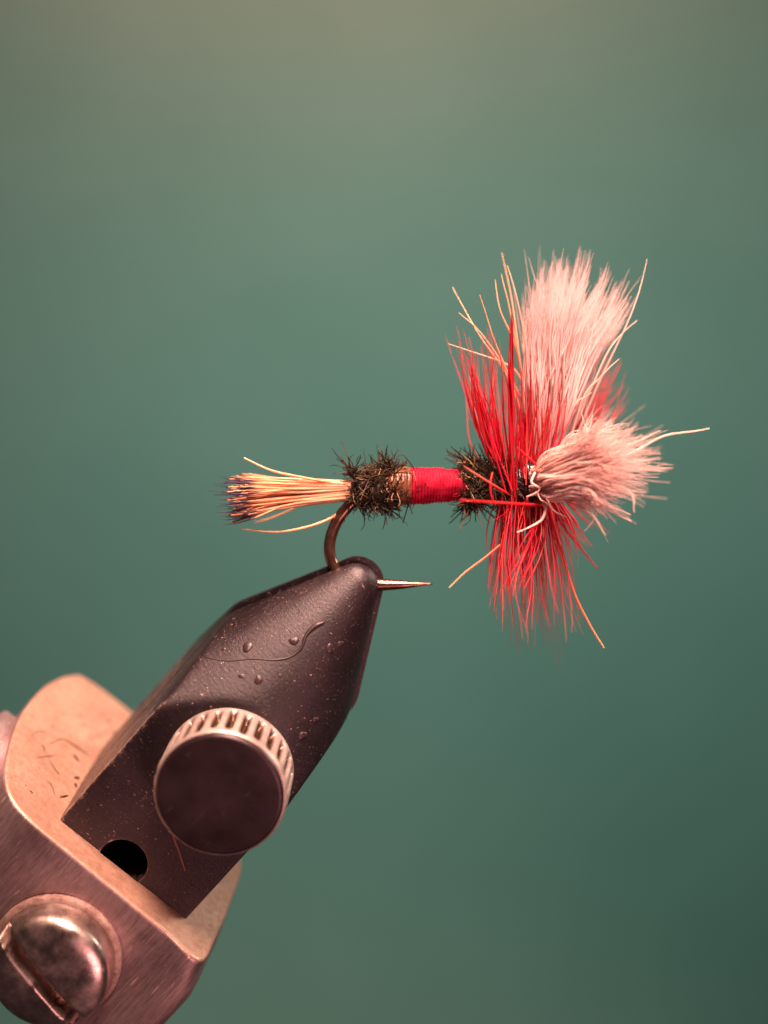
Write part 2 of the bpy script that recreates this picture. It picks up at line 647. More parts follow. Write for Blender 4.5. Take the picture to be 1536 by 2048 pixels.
for a in np.linspace(0, math.pi / 2, 6):
    P = inset(out, bev * (1 - math.sin(a)))
    rings.append([(S_CAP - bev * (1 - math.cos(a)), p[0], p[1]) for p in P])
for s in np.linspace(0.1, 0.92, 10):
    rings.append([(S_CAP - L * s, p[0] - flare(p, L * s), p[1]) for p in out])
for a in np.linspace(0, math.pi / 2, 7)[1:]:
    P = inset(out, 30 * U * (1 - math.cos(a)))
    rings.append([(S_CAP - L * 0.92 - 30 * U * math.sin(a), p[0] - flare(p, L), p[1]) for p in P])
mb = MB()
nr = len(rings)
mb.add([p for r_ in rings for p in r_], grid_faces(nr, 160) + [tuple(range(159, -1, -1)), tuple((nr - 1) * 160 + j for j in range(115))])
outward(mb)
clamp = mb.build('clamp_body', M['sides'], vise, sharp=40)
drill(clamp)
clamp['label'] = 'worn steel clamp block around the jaw feet'
clamp.data.materials.append(M['body'])
for p in clamp.data.polygons:
    p.material_index = 1 if abs(p.normal.x) > 0.5 and p.center.x > S_CAP - 12 * U else 0

# shaft and collar running out of the frame behind the clamp body
NB = cap[:, 1].max()


def lathe(axis_o, axis_d, prof, seg=64):
    axis_d = np.asarray(axis_d, float); axis_d /= np.linalg.norm(axis_d)
    ref = np.array((0, 0, 1.0)) if abs(axis_d[2]) < 0.8 else np.array((1.0, 0, 0))
    a = np.cross(axis_d, ref); a /= np.linalg.norm(a)
    b = np.cross(axis_d, a)
    v = []
    for h, r in prof:
        for k in range(seg):
            t = 2 * math.pi * k / seg
            v.append(axis_o + axis_d * h + (a * math.cos(t) + b * math.sin(t)) * r)
    n = len(prof)
    f = grid_faces(n, seg)
    f.append(tuple(range(seg - 1, -1, -1)))
    f.append(tuple((n - 1) * seg + j for j in range(seg)))
    return v, [tuple(reversed(q)) for q in f]


so = onplane(90, 1560, 0, S_CAP - 160 * U)
so = np.array((S_CAP - 170 * U, cap[:, 0].max() - 40 * U, -40 * U))
v, f = lathe(so, (0, 1, 0), [(0, 150 * U), (64 * U, 150 * U), (72 * U, 142 * U), (76 * U, 112 * U), (104 * U, 112 * U), (108 * U, 140 * U), (116 * U, 150 * U), (420 * U, 150 * U)], 72)
mb = MB(); mb.add(v, f)
mb.build('shaft', M['sides'], vise, sharp=35)

# ---- thumb screw
kc = onplane(458, 1538, 2, N1)
KR, KH = 126 * U, 120 * U
NG = 27
seg = NG * 14
prof = [(-0.02, 1.0), (0.0, 1.0), (0.04, 1.0)] + [(h, 1.0) for h in np.linspace(0.08, 0.80, 22)]
verts, cols = [], []
ring_h = []
for h in np.linspace(0.02, 0.86, 30): ring_h.append((h, 1.0))
for a in np.linspace(0, math.pi / 2, 8)[1:]:
    ring_h.append((0.86 + 0.14 * math.sin(a), 1.0 - 0.04 * (1 - math.cos(a))))
for h, rr in ring_h:
    for k in range(seg):
        t = 2 * math.pi * k / seg
        x = (k % 14) / 14.0
        w = math.exp(-((x - 0.5) / 0.23) ** 4)
        lo = 0.17 + 0.03 * math.sin(k // 14 * 2.3)
        hi = 0.80 + 0.04 * math.sin(k // 14 * 1.7)
        e = 1 / (1 + math.exp(-(h - lo) / 0.025)) * 1 / (1 + math.exp((h - hi) / 0.035))
        dep = w * e
        r = KR * rr * (1 - 0.15 * dep)
        verts.append((kc[0] + r * math.cos(t), kc[1] + r * math.sin(t), N1 + h * KH))
        cols.append((1 - min(1, dep * 2.2),) * 3)
mb = MB()
nr = len(ring_h)
mb.add(verts, grid_faces(nr, seg) + [tuple(range(seg - 1, -1, -1)), tuple((nr - 1) * seg + j for j in range(seg))], cols)
screw = mb.build('thumb_screw', M['knob'], vise)
screw['label'] = 'round thumb screw with knurled rim and dark face'
# its face, shade painted into the colour: a slightly domed disc with a soft rim
v, f = lathe(np.array((kc[0], kc[1], N1 + KH * 0.985)), (0, 0, 1),
             [(0, KR * 0.955), (2 * U, KR * 0.955)] + [(2 * U + 9 * U * math.sin(a), KR * (0.955 - 0.07 * (1 - math.cos(a)))) for a in np.linspace(0.2, math.pi / 2, 6)] + [(12 * U, KR * 0.5), (12.4 * U, KR * 0.1)], 96)
mb = MB(); mb.add(v, f)
mb.build('screw_face', M['face'], screw, sharp=60)

# ---- pivot bolt with slot in the front of the clamp body
NF = onplane(300, 1900, 0, S_CAP)  # unused depth probe
nf = max(p[1] for p in cap if True)
bc = onplane(112, 1915, 2, nf)
BR, BH = 116 * U, 92 * U
sl = onplane(150, 2010, 2, nf) - onplane(15, 1850, 2, nf)
ang = math.atan2(sl[1], sl[0])
ca, sa = math.cos(ang), math.sin(ang)
nrr, nth = 46, 128
verts = []
for i in range(nrr):
    q = i / (nrr - 1)
    for k in range(nth):
        t = 2 * math.pi * k / nth
        if q < 0.72:
            r = BR * q / 0.72
            h = BH * (0.62 + 0.30 * math.sqrt(max(0, 1 - (r / BR) ** 4.5)))
        else:
            r = BR * (1 + 0.02 * (q - 0.72) / 0.28)
            h = BH * 0.62 * (1 - (q - 0.72) / 0.28) - 4 * U * ((q - 0.72) / 0.28)
        x, y = r * math.cos(t), r * math.sin(t)
        dslot = abs(-x * sa + y * ca + 14 * U)
        cutd = 1 / (1 + math.exp((dslot - 10 * U) / (1.2 * U)))
        h2 = h - cutd * BH * 0.55
        if q >= 0.72: h2 = min(h, max(h2, -4 * U)) if cutd > 0.5 else h
        verts.append((bc[0] + x, bc[1] + y, nf + h2 - 6 * U))
f = grid_faces(nrr, nth)
mb = MB(); mb.add(verts, f)
bolt = mb.build('pivot_bolt', M['bolt'], vise, sharp=55)
bolt['label'] = 'domed slotted bolt head with a rusty edge'
rv, rf = lathe(np.array((bc[0], bc[1], nf - 12 * U)), (0, 0, 1), [(0, BR * 1.10), (14 * U, BR * 1.10), (17 * U, BR * 1.07), (18 * U, BR * 1.0), (17 * U, BR * 0.9)], 96)
m, nt, b = new_mat('rusty_washer')
n_ = noise(nt, 18, 5, 0.7)
r_ = ramp(nt, n_.outputs[0], [(0.3, (0.12, 0.055, 0.042)), (0.5, (0.26, 0.17, 0.14)), (0.75, (0.36, 0.29, 0.27))])
nt.links.new(r_.outputs[0], b.inputs['Base Color'])
b.inputs['Roughness'].default_value = 0.6
b.inputs['Metallic'].default_value = 0.3
bump(nt, b, n_.outputs[0], 0.5, 0.01)
mb = MB(); mb.add(rv, rf)
mb.build('washer', m, bolt, sharp=40)

# ---- dried cement drops and drip on the jaw cone (sub-parts of the near jaw)
from mathutils.bvhtree import BVHTree
jb = BVHTree.FromPolygons([v.co[:] for v in near_jaw.data.vertices], [p.vertices[:] for p in near_jaw.data.polygons])


def onjaw(px, py):
    d = R3.T @ (W(px, py) - EYE); d /= np.linalg.norm(d)
    e = R3.T @ (EYE - ORG)
    loc, nrm, i, dist = jb.ray_cast(Vector(e), Vector(d))
    if loc is None: return None, None
    nrm = np.array(nrm)
    return np.array(loc), (nrm if nrm @ d < 0 else -nrm)


for px, py, r in ((447, 1298, 6), (495, 1294, 14), (588, 1282, 12), (483, 1352, 8), (517, 1360, 11), (660, 1298, 12), (682, 1288, 9), (606, 1472, 12),
                  (632, 1440, 9), (572, 1160, 6), (560, 1352, 6), (650, 1352, 5)):
    p, n_ = onjaw(px, py)
    if p is None: continue
    r = r * 0.8
    a = np.cross(n_, (0.3, 0.5, 0.8)); a /= np.linalg.norm(a); b_ = np.cross(n_, a)
    v = []
    for i in range(6):
        ph = i / 5 * math.pi / 2
        for k in range(16):
            t = 2 * math.pi * k / 16
            rr = r * U * math.cos(ph) * (1 + 0.14 * math.sin(2 * t + px) + 0.08 * math.sin(3 * t + py))
            v.append(p + (a * math.cos(t) + b_ * math.sin(t)) * rr + n_ * (r * U * 0.36 * math.sin(ph) - 1.0 * U))
    mb = MB(); mb.add(v, grid_faces(6, 16) + [tuple(range(80, 96))])
    mb.build('cement_drop', M['drop'], near_jaw)
path = [(398, 1308), (425, 1318), (460, 1322), (505, 1318), (548, 1320), (580, 1314), (602, 1296), (612, 1272), (628, 1254), (650, 1244)]
pts = []
for x, y in curve([(*q, 0) for q in path], 60)[:, :2]:
    p, n_ = onjaw(x, y)
    if p is not None: pts.append(p + n_ * 0.2 * U)
mb = MB()
rr = np.interp(np.linspace(0, 1, len(pts)), [0, 0.3, 0.55, 0.8, 0.93, 1], [0.5, 0.9, 2.0, 4.0, 5, 2]) * U
mb.tube(pts, rr, sides=8)
mb.build('cement_drip', M['drop'], near_jaw)

# ------------------------------------------------------------------ the fly
fly = bpy.data.objects.new('fishing_fly', None)
C.objects.link(fly)
FO = W(880, 970, 0)
fly.location = FO
fly.empty_display_size = 0.2
tag(fly, 'red and white hair wing dry fly clamped by its hook in the vise', 'fishing fly')


def fb(mb_, name, mat, parent=fly, **k):
    return mb_.build(name, M[mat], parent, origin=FO, **k)


# ---- hook
hp = [(1120, 955), (1000, 968), (860, 975), (760, 982), (724, 992), (700, 1010), (678, 1036), (664, 1066), (659, 1096), (664, 1124), (680, 1150), (706, 1166), (735, 1170)]
path = curve([W(x, y, 0) for x, y in hp], 90)
mb = MB()
mb.tube(path, 11.5 * U, sides=14)
hook = fb(mb, 'hook', 'hook')
pp = curve([W(x, y, 0) for x, y in [(733, 1169), (757, 1169.5), (790, 1169.5), (830, 1168.5), (866, 1167.5)]], 26)
rr = np.interp(np.linspace(0, 1, 26), [0, 0.18, 0.2, 0.55, 1], [11.5, 12.5, 13.5, 9.5, 0.8]) * U
mb = MB()
mb.tube(pp, rr, sides=12)
# barb cut up from the wire
b0, b1, b2 = W(757, 1157, 0), W(800, 1158, 0), W(752, 1150, 0)
hpnt = fb(mb, 'hook_point', 'hook', parent=hook)


def shade(c, a):
    return tuple(float(np.clip(x * a, 0, 1)) for x in c)


def lerp(a, b, t):
    return tuple(x * (1 - t) + y * t for x, y in zip(a, b))


def fibre(mb_, ctrl, r0, r1, colf, n=12, wav=0.0, sides=4):
    p = curve(ctrl, n)
    if wav:
        t = np.linspace(0, 1, n)
        ph = rng.uniform(0, 6.28, 3)
        fr = rng.uniform(3, 9, 3)
        p = p + np.stack([np.sin(t * fr[i] * 2 + ph[i]) * t for i in range(3)], 1) * wav * U
    t = np.linspace(0, 1, n)
    rad = (r0 + (r1 - r0) * t ** 1.4) * U
    if callable(colf):
        c = [colf(x) for x in t]
    else:
        c = colf
    mb_.tube(p, rad, c, sides=sides, caps=False)


def N(s=1.0):
    return float(rng.normal(0, s))


def Un(a, b):
    return float(rng.uniform(a, b))


# ---- tail
mb = MB()
ORA, TAN, DRK = (0.86, 0.40, 0.19), (0.92, 0.56, 0.34), (0.055, 0.04, 0.075)
for i in range(160):
    q = Un(0, 1)
    z = Un(-1, 1)
    root = W(712 + N(4), 964 + 34 * q + N(1.5), z * 0.028)
    length = Un(0.86, 1.04)
    tx = 700 - 238 * length + 10 * abs(q - 0.45)
    ty = 956 + 82 * q + N(7)
    tip = W(tx, ty, z * 0.2 + N(0.02))
    mid = W(600 + N(6), 961 + 48 * q + N(2.5) , z * 0.055)
    base = lerp(ORA, TAN, Un(0, 1))
    base = shade(base, Un(0.75, 1.12))
    dk = Un(0.83, 0.93) if Un(0, 1) < 0.75 else 1.1
    colf = lambda t, b=base, d=dk: lerp(b, DRK, float(np.clip((t - d) / 0.06, 0, 1)))
    fibre(mb, [root, mid, tip], 3.2, 1.3, colf, n=26, wav=0.5)
for i in range(40):       # soft dark tip barbs
    q = Un(0, 1)
    a = W(505 + N(10), 958 + 80 * q, N(0.06))
    b_ = W(448 + N(14), 952 + 96 * q + N(6), N(0.12))
    fibre(mb, [a, (a + b_) / 2 + np.array((0, 0, N(3) * U)), b_], 1.5, 0.5, shade(DRK, Un(0.8, 2.2)), n=8)
tail = tag(fb(mb, 'tail', 'tail'), kind='stuff')
tail['label'] = 'bundle of orange tail fibres with dark tips'
for pts_, r0 in (([(700, 968, 0), (645, 962, -0.04), (590, 952, -0.06), (540, 940, -0.07), (488, 916, -0.06)], 3.0),
                 ([(690, 1012, 0.02), (662, 1036, -0.02), (610, 1055, -0.05), (550, 1064, -0.05), (484, 1058, -0.04)], 3.0),
                 ([(640, 985, 0.02), (590, 1015, 0.1), (545, 1035, 0.16), (510, 1045, 0.2)], 2.0)):
    mb = MB()
    fibre(mb, [W(x, y, z) for x, y, z in pts_], r0, 1.6, lambda t: lerp(ORA, (0.9, 0.62, 0.36), t), n=24)
    fb(mb, 'tail_fibre', 'tail')


# ---- herl and floss body
def axis_y(x):
    return np.interp(x, [690, 820, 930, 1060], [980, 972, 970, 964])


def lathe_x(prof, seg=48, lump=0.0, cols=None, wrap=None):
    v = []
    for x, r in prof:
        for k in range(seg):
            t = 2 * math.pi * k / seg
            rr_ = r * (1 + lump * (math.sin(3 * t + x * 0.11) + math.sin(5 * t - x * 0.17)) * 0.5)
            if wrap:
                rr_ += wrap * math.sin((x + 3.0 * math.sin(t) ) * 2 * math.pi / 6.0)
            c = W(x, axis_y(x), 0)
            v.append(c + np.array((0, math.sin(t), math.cos(t))) * rr_ * U)
    n = len(prof)
    f = grid_faces(n, seg)
    f.append(tuple(range(seg - 1, -1, -1)))
    f.append(tuple((n - 1) * seg + j for j in range(seg)))
    return v, [tuple(reversed(q)) for q in f]


def herl(x0, x1, rc, nb, lmin, lmax, name, label):
    mb_ = MB()
    prof = [(x, rc * (0.78 + 0.22 * math.sin(math.pi * (x - x0) / (x1 - x0)) + 0.05 * math.sin(x * 0.5))) for x in np.linspace(x0, x1, 40)]
    v, f = lathe_x(prof, 40, 0.10)
    mb_.add(v, f, (0.020, 0.012, 0.006))
    cl_x, cl_t, cl_l, cl_lean = rng.uniform(x0, x1, 60), rng.uniform(0, 6.283, 60), 0.35 + 0.75 * rng.uniform(0, 1, 60) ** 2.2, rng.normal(0, 0.4, 60)
    for i in range(nb):
        x = float(np.clip(cl_x[i % 60] + N(4), x0, x1))
        th_ = cl_t[i % 60] + N(0.22)
        l = Un(lmin, lmax) * cl_l[i % 60]
        d = np.array((0, math.sin(th_), math.cos(th_)))
        c = W(x, axis_y(x), 0)
        p0 = c + d * rc * 0.7 * U
        lean = cl_lean[i % 60] + N(0.25)
        side = np.array((0, math.cos(th_), -math.sin(th_))) * N(0.5)
        tang = np.array((N(0.5), N(0.3), N(0.5)))
        p1 = p0 + (d + np.array((lean, 0, 0)) * 0.5 + side * 0.6) * l * 0.5 * U
        p2 = p0 + (d * 0.85 + np.array((lean, 0, 0)) * 1.2 + side * 1.2 + tang) * l * 0.95 * U
        h = Un(0, 1)
        base = (0.014, 0.008, 0.003) if h < 0.55 else ((0.05, 0.022, 0.006) if h < 0.80 else ((0.020, 0.032, 0.010) if h < 0.93 else (0.50, 0.33, 0.15)))  # the palest barbs are bronze glints put in as colour
        fibre(mb_, [p0, p1, p2, p2 + (p2 - p1) * 0.25 + np.array((N(4), N(4), N(4))) * U], Un(1.0, 1.9), 0.5, shade(base, Un(0.7, 1.3)), n=8)
    o = tag(fb(mb_, name, 'herl'), kind='stuff')
    o['label'] = label
    return o


herl(704, 790, 35, 2600, 12, 31, 'peacock_herl', 'shaggy dark herl ruff at the tail')
herl(812, 836, 26, 160, 16, 40, 'peacock_herl', 'thin dark herl collar beside the red band')
herl(926, 1022, 32, 2600, 14, 36, 'peacock_herl', 'shaggy dark herl ruff behind the hackle')
# brown thread wraps
mb = MB()
prof = [(x, 36 + 1.8 * abs(math.sin((x - 778) * math.pi / 11))) for x in np.linspace(777, 822, 46)]
v, f = lathe_x(prof, 48, 0.01)
mb.add(v, f)
fb(mb, 'thread_wrap', 'thread')
# red floss
mb = MB()
xs = np.linspace(815, 936, 150)
prof = [(x, np.interp(x, [815, 822, 845, 880, 920, 936], [32, 36, 36.5, 34, 30.5, 28])) for x in xs]
v, f = lathe_x(prof, 64, 0.04, wrap=1.0)
mb.add(v, f)
fb(mb, 'floss_band', 'floss')['label'] = 'bright red floss band round the middle'
mb = MB()
for i in range(60):        # loose floss fuzz
    x = Un(822, 928); th_ = Un(0, 6.28)
    d = np.array((0, math.sin(th_), math.cos(th_)))
    p0 = W(x, axis_y(x), 0) + d * 31 * U
    p2 = p0 + (d * Un(2, 7) + np.array((N(7), 0, 0))) * U
    fibre(mb, [p0, (p0 + p2) / 2 + d * 2 * U, p2], 0.8, 0.4, (0.6, 0.02, 0.05), n=5)
tag(fb(mb, 'floss_fuzz', 'hackle'), kind='stuff')
# dark thread head and wing post wraps
mb = MB()
prof = [(x, np.interp(x, [1005, 1030, 1060, 1085, 1110, 1128], [24, 34, 44, 40, 26, 10]) + 1.0 * math.sin(x * 1.1)) for x in np.linspace(1005, 1128, 60)]
v, f = lathe_x(prof, 48, 0.05)
mb.add(v, f)
fb(mb, 'thread_head', 'varnish')['label'] = 'black thread head between hackle and wings'

# ---- hackle
RED, CRIM, ORR = (0.80, 0.018, 0.050), (0.64, 0.010, 0.055), (0.90, 0.12, 0.12)


def red():
    c = lerp(RED, CRIM, Un(0, 1)) if Un(0, 1) < 0.75 else lerp(RED, ORR, Un(0.3, 1))
    return shade(c, Un(0.8, 1.15))


def bundle(mb_, n, root, tip, depth, r0=2.6, r1=0.7, bow=0.0, short=(0.72, 1.04), jr=5, jt=12, pale=0.0, rdepth=0.04, wav=0.8):
    """root, tip: lists of photo points; each fibre runs from a place along root to the matching place along tip"""
    root, tip = np.array(root, float), np.array(tip, float)
    for _ in range(n):
        q = Un(0, 1)
        a = np.array([np.interp(q, np.linspace(0, 1, len(root)), root[:, i]) for i in (0, 1)])
        b_ = np.array([np.interp(q, np.linspace(0, 1, len(tip)), tip[:, i]) for i in (0, 1)])
        a = a + rng.normal(0, jr, 2)
        b_ = a + (b_ - a) * Un(*short) + rng.normal(0, jt, 2)
        za, zb = N(rdepth), Un(*depth)
        m_ = (a + b_) / 2
        perp = np.array((-(b_ - a)[1], (b_ - a)[0]))
        m_ = m_ + perp * (bow + N(0.045))
        c = red()
        pl_ = pale + N(0.08)
        colf = lambda t, c=c, p=pl_: lerp(c, (0.85, 0.30, 0.24), float(np.clip((t - 0.75) * 2 * p, 0, 0.8)))
        fibre(mb_, [W(*a, za), W(*m_, za * 0.5 + zb * 0.42), W(*b_, zb)], r0 * Un(0.36, 0.78), r1 * 0.3, colf, n=14, wav=wav * 2.4)


mb = MB()
# rear fan going up
bundle(mb, 44, [(1004, 984), (1030, 984)], [(905, 680), (945, 650), (985, 660), (1012, 680)], (-0.30, 0.45), bow=-0.035, r0=3.2)
bundle(mb, 22, [(1012, 984), (1026, 984)], [(915, 720), (930, 690), (945, 700)], (-0.25, 0.0), bow=-0.05, r0=3.6, jt=6)
# middle, in front of and beside the upright wing
bundle(mb, 46, [(1030, 975), (1095, 950)], [(1030, 720), (1060, 740), (1110, 760), (1170, 750)], (-0.20, 0.10), bow=0.0, short=(0.5, 1.0), r0=3.0)
bundle(mb, 24, [(1040, 960), (1100, 930)], [(1060, 680), (1085, 720), (1145, 690)], (-0.12, -0.02), bow=0.0, short=(0.6, 1.0), r0=3.0)
bundle(mb, 50, [(1035, 970), (1110, 930)], [(1020, 740), (1100, 720), (1180, 760)], (0.1, 0.6), r0=3.0)
# right, behind
bundle(mb, 55, [(1085, 950), (1115, 950)], [(1150, 720), (1200, 700), (1245, 720), (1260, 790)], (0.25, 0.75), bow=0.04)
bundle(mb, 26, [(1085, 970), (1110, 970)], [(1250, 900), (1310, 965), (1240, 1030), (1180, 1080)], (0.1, 0.6), bow=0.02, short=(0.5, 1.0))
# beard going down
bundle(mb, 88, [(1000, 992), (1105, 1000)], [(980, 1245), (1030, 1290), (1070, 1325), (1110, 1315), (1165, 1255)], (-0.45, 1.0), short=(0.62, 1.02), pale=0.3)
bundle(mb, 34, [(1002, 990), (1040, 996)], [(985, 1180), (1000, 1250), (1040, 1180)], (-0.2, 0.2), short=(0.6, 1.0))
bundle(mb, 26, [(1085, 1000), (1105, 1010)], [(1080, 1090), (1030, 1200), (995, 1215)], (-0.35, -0.1), short=(0.6, 1.0), r0=3.2)
bundle(mb, 30, [(1090, 1000), (1115, 1000)], [(1120, 1180), (1155, 1170), (1190, 1110)], (-0.2, 0.4), short=(0.6, 1.0))
bundle(mb, 40, [(1040, 1000), (1110, 1000)], [(1020, 1090), (1075, 1110), (1140, 1080)], (-0.3, 0.5), short=(0.5, 1.0))
hack = tag(fb(mb, 'hackle', 'hackle'), kind='stuff')
hack['label'] = 'collar of bright red hackle fibres fanned up and down'

# thick vertical clump of matted barbs, and single barbs that can be told apart
mb = MB()
for i in range(11):
    a = W(1026 + N(3), 992 + N(4), -0.07 + N(0.01))
    b_ = W(1022 + N(3), 612 + abs(N(75)), -0.20 + N(0.03))
    m_ = W(1024 + N(4), 830, -0.15 + N(0.02))
    fibre(mb, [a, m_, b_], 3.6, 0.6, shade((0.66, 0.010, 0.03), Un(0.85, 1.15)), n=12, wav=0.8)
tag(fb(mb, 'matted_barb_clump', 'hackle'), kind='stuff')


def single(name, mat, pts_, r0, r1, c0, c1, n=22, wav=0.0, sides=6):
    m_ = MB()
    fibre(m_, [W(*p) for p in pts_], r0, r1, lambda t: lerp(c0, c1, t), n=n, wav=wav, sides=sides)
    return fb(m_, name, mat)


CREAM, BLOND, PINKW = (0.92, 0.72, 0.52), (0.88, 0.60, 0.33), (0.88, 0.70, 0.64)
R_ = RED
single('hackle_barb', 'hackle', [(1085, 1010, -0.12), (1040, 1008, -0.3), (980, 1004, -0.42), (920, 1000, -0.5)], 2.8, 1.2, (0.72, 0.015, 0.04), (0.82, 0.06, 0.07))
single('hackle_barb', 'hackle', [(1020, 990, -0.06), (990, 972, -0.2), (955, 950, -0.28), (928, 932, -0.32)], 2.8, 0.8, R_, (0.8, 0.35, 0.22))
single('hackle_barb', 'hackle', [(1084, 940, -0.08), (1060, 918, -0.16), (1034, 894, -0.22)], 2.8, 1.0, R_, (0.8, 0.03, 0.05))
single('hackle_barb', 'hackle', [(1000, 1090, -0.1), (970, 1115, -0.14), (930, 1145, -0.17), (898, 1176, -0.18)], 2.3, 1.5, (0.8, 0.15, 0.1), BLOND)
single('hackle_barb', 'hackle', [(1100, 1020, -0.05), (1125, 1110, -0.1), (1150, 1190, -0.12), (1180, 1250, -0.12), (1208, 1296, -0.12)], 3.2, 1.8, R_, BLOND)
single('hackle_barb', 'hackle', [(1105, 1020, 0.0), (1140, 1070, 0.1), (1165, 1100, 0.15), (1195, 1138, 0.2)], 3.0, 1.2, R_, (0.6, 0.05, 0.06))
single('hackle_barb', 'hackle', [(985, 945, -0.12), (981, 965, -0.14), (982, 990, -0.14), (990, 1010, -0.12)], 2.8, 2.4, (0.5, 0.03, 0.03), RED)
# blond guard hairs rising behind the red fan
for p in ([(1050, 850, 0.05), (1020, 760, -0.02), (985, 670, -0.06), (960, 590, -0.08)],
          [(1045, 830, 0.05), (1010, 745, 0.0), (960, 672, -0.04), (905, 574, 0.12)],
          [(1048, 810, 0.05), (1010, 735, 0.0), (960, 665, -0.04), (918, 625, -0.05)],
          [(1055, 800, 0.05), (1030, 740, 0.0), (970, 712, -0.05), (896, 688, -0.03)],
          [(1050, 790, 0.05), (1030, 690, 0.0), (1000, 620, -0.02), (991, 560, 0.02)],
          [(1052, 800, 0.05), (1035, 700, 0.0), (1015, 600, -0.02), (1002, 548, 0.0)],
          [(1058, 790, 0.05), (1050, 690, 0.0), (1035, 600, -0.02), (1014, 530, 0.0)],
          [(1056, 820, 0.05), (1040, 720, 0.06), (1025, 610, 0.12), (1004, 505, 0.2)]):
    single('guard_hair', 'hair', p, 2.3, 0.6, (0.86, 0.45, 0.34), BLOND if Un(0, 1) < 0.5 else CREAM, wav=0.6)

# ---- wings
HAIR_A, HAIR_B, HAIR_C = (0.93, 0.68, 0.66), (0.90, 0.60, 0.58), (0.96, 0.77, 0.75)


def hair_col():
    return shade(lerp(lerp(HAIR_A, HAIR_B, Un(0, 1)), HAIR_C, Un(0, 0.6)), Un(0.82, 1.06)) if Un(0, 1) > 0.03 else shade((0.50, 0.24, 0.19), Un(0.6, 1.1))  # a few hairs coloured dark in place of shaded gaps


def interp_pts(P, q):
    P = np.array(P, float)
    s = np.linspace(0, 1, len(P))
    return np.array([np.interp(q, s, P[:, i]) for i in range(P.shape[1])])


def wing(n, root, mid1, mid2, tip, thick, name, label, short, jt, wav, r0=2.9, r1=0.7, jm=5, lockf=0.6, col=(1, 1, 1)):
    mb_ = MB()
    nl = 46
    lq, lz, ll = rng.uniform(0, 1, nl), np.clip(rng.normal(0, 0.55, nl), -1, 1), rng.uniform(0.85, 1.1, nl)
    lj = rng.normal(0, 1, (nl, 2))
    for i in range(n):
        lock = int(rng.integers(nl)) if Un(0, 1) < lockf else None
        q = Un(0, 1) if lock is None else float(np.clip(lq[lock] + N(0.018), 0, 1))
        z = float(np.clip(N(0.5), -1, 1)) if lock is None else float(lz[lock] + N(0.08))
        ps = []
        for P, j, th_ in ((root, 3, thick[0]), (mid1, jm, thick[1]), (mid2, jm * (1.3 if lock is None else 0.8), thick[2]), (tip, jt if lock is None else 3.0, thick[3])):
            p = interp_pts(P, q)
            p = p + np.array((N(j), N(j), 0))
            if lock is not None and P is tip: p[:2] += lj[lock] * jt * 0.9
            p[2] += z * th_
            ps.append(p)
        L_ = Un(*short) * (1.0 if lock is None else ll[lock]) * (1.16 if Un(0, 1) < 0.06 else 1.0)
        a, b1_, b2_, t_ = ps
        t_ = b2_ + (t_ - b2_) * L_
        c = tuple(min(0.97, a_ * b_) for a_, b_ in zip(hair_col(), col))
        tipc = lerp(c, HAIR_C, 0.5)
        colf = lambda t, c=c, d=tipc: lerp(c, d, t)
        fibre(mb_, [W(*a), W(*b1_), W(*b2_), W(*t_)], r0 * Un(0.75, 1.2), r1, colf, n=16, wav=wav)
    o = tag(fb(mb_, name, 'hair'), kind='stuff')
    o['label'] = label
    return o


wing(640, [(1066, 918, 0.04), (1116, 905, 0.04)], [(1056, 800, 0.06), (1150, 815, 0.06)],
     [(1054, 690, 0.12), (1118, 680, 0.12), (1200, 705, 0.14)],
     [(1062, 560, 0.14), (1085, 535, 0.18), (1130, 515, 0.2), (1185, 522, 0.22), (1235, 560, 0.22), (1270, 605, 0.2)],
     (0.03, 0.10, 0.16, 0.24), 'upright_wing', 'upright fan shaped tuft of pale pinkish hair', (0.2, 1.1), 15, 3.4, r0=2.4, r1=0.2, jm=7, lockf=0.5)
wing(640, [(1066, 945, -0.10), (1070, 985, -0.10)], [(1105, 912, -0.18), (1098, 958, -0.22), (1110, 994, -0.18)],
     [(1160, 872, -0.26), (1190, 935, -0.31), (1168, 1002, -0.26)],
     [(1190, 836, -0.26), (1250, 846, -0.34), (1305, 876, -0.40), (1322, 930, -0.42), (1290, 966, -0.40), (1252, 1004, -0.35), (1195, 1034, -0.28)],
     (0.03, 0.08, 0.10, 0.16), 'near_wing', 'pale hair tuft pointing out towards the viewer', (0.25, 1.05), 22, 7.5, r0=2.3, r1=0.3, lockf=0.5, col=(1.03, 1.07, 1.0), jm=5.5)
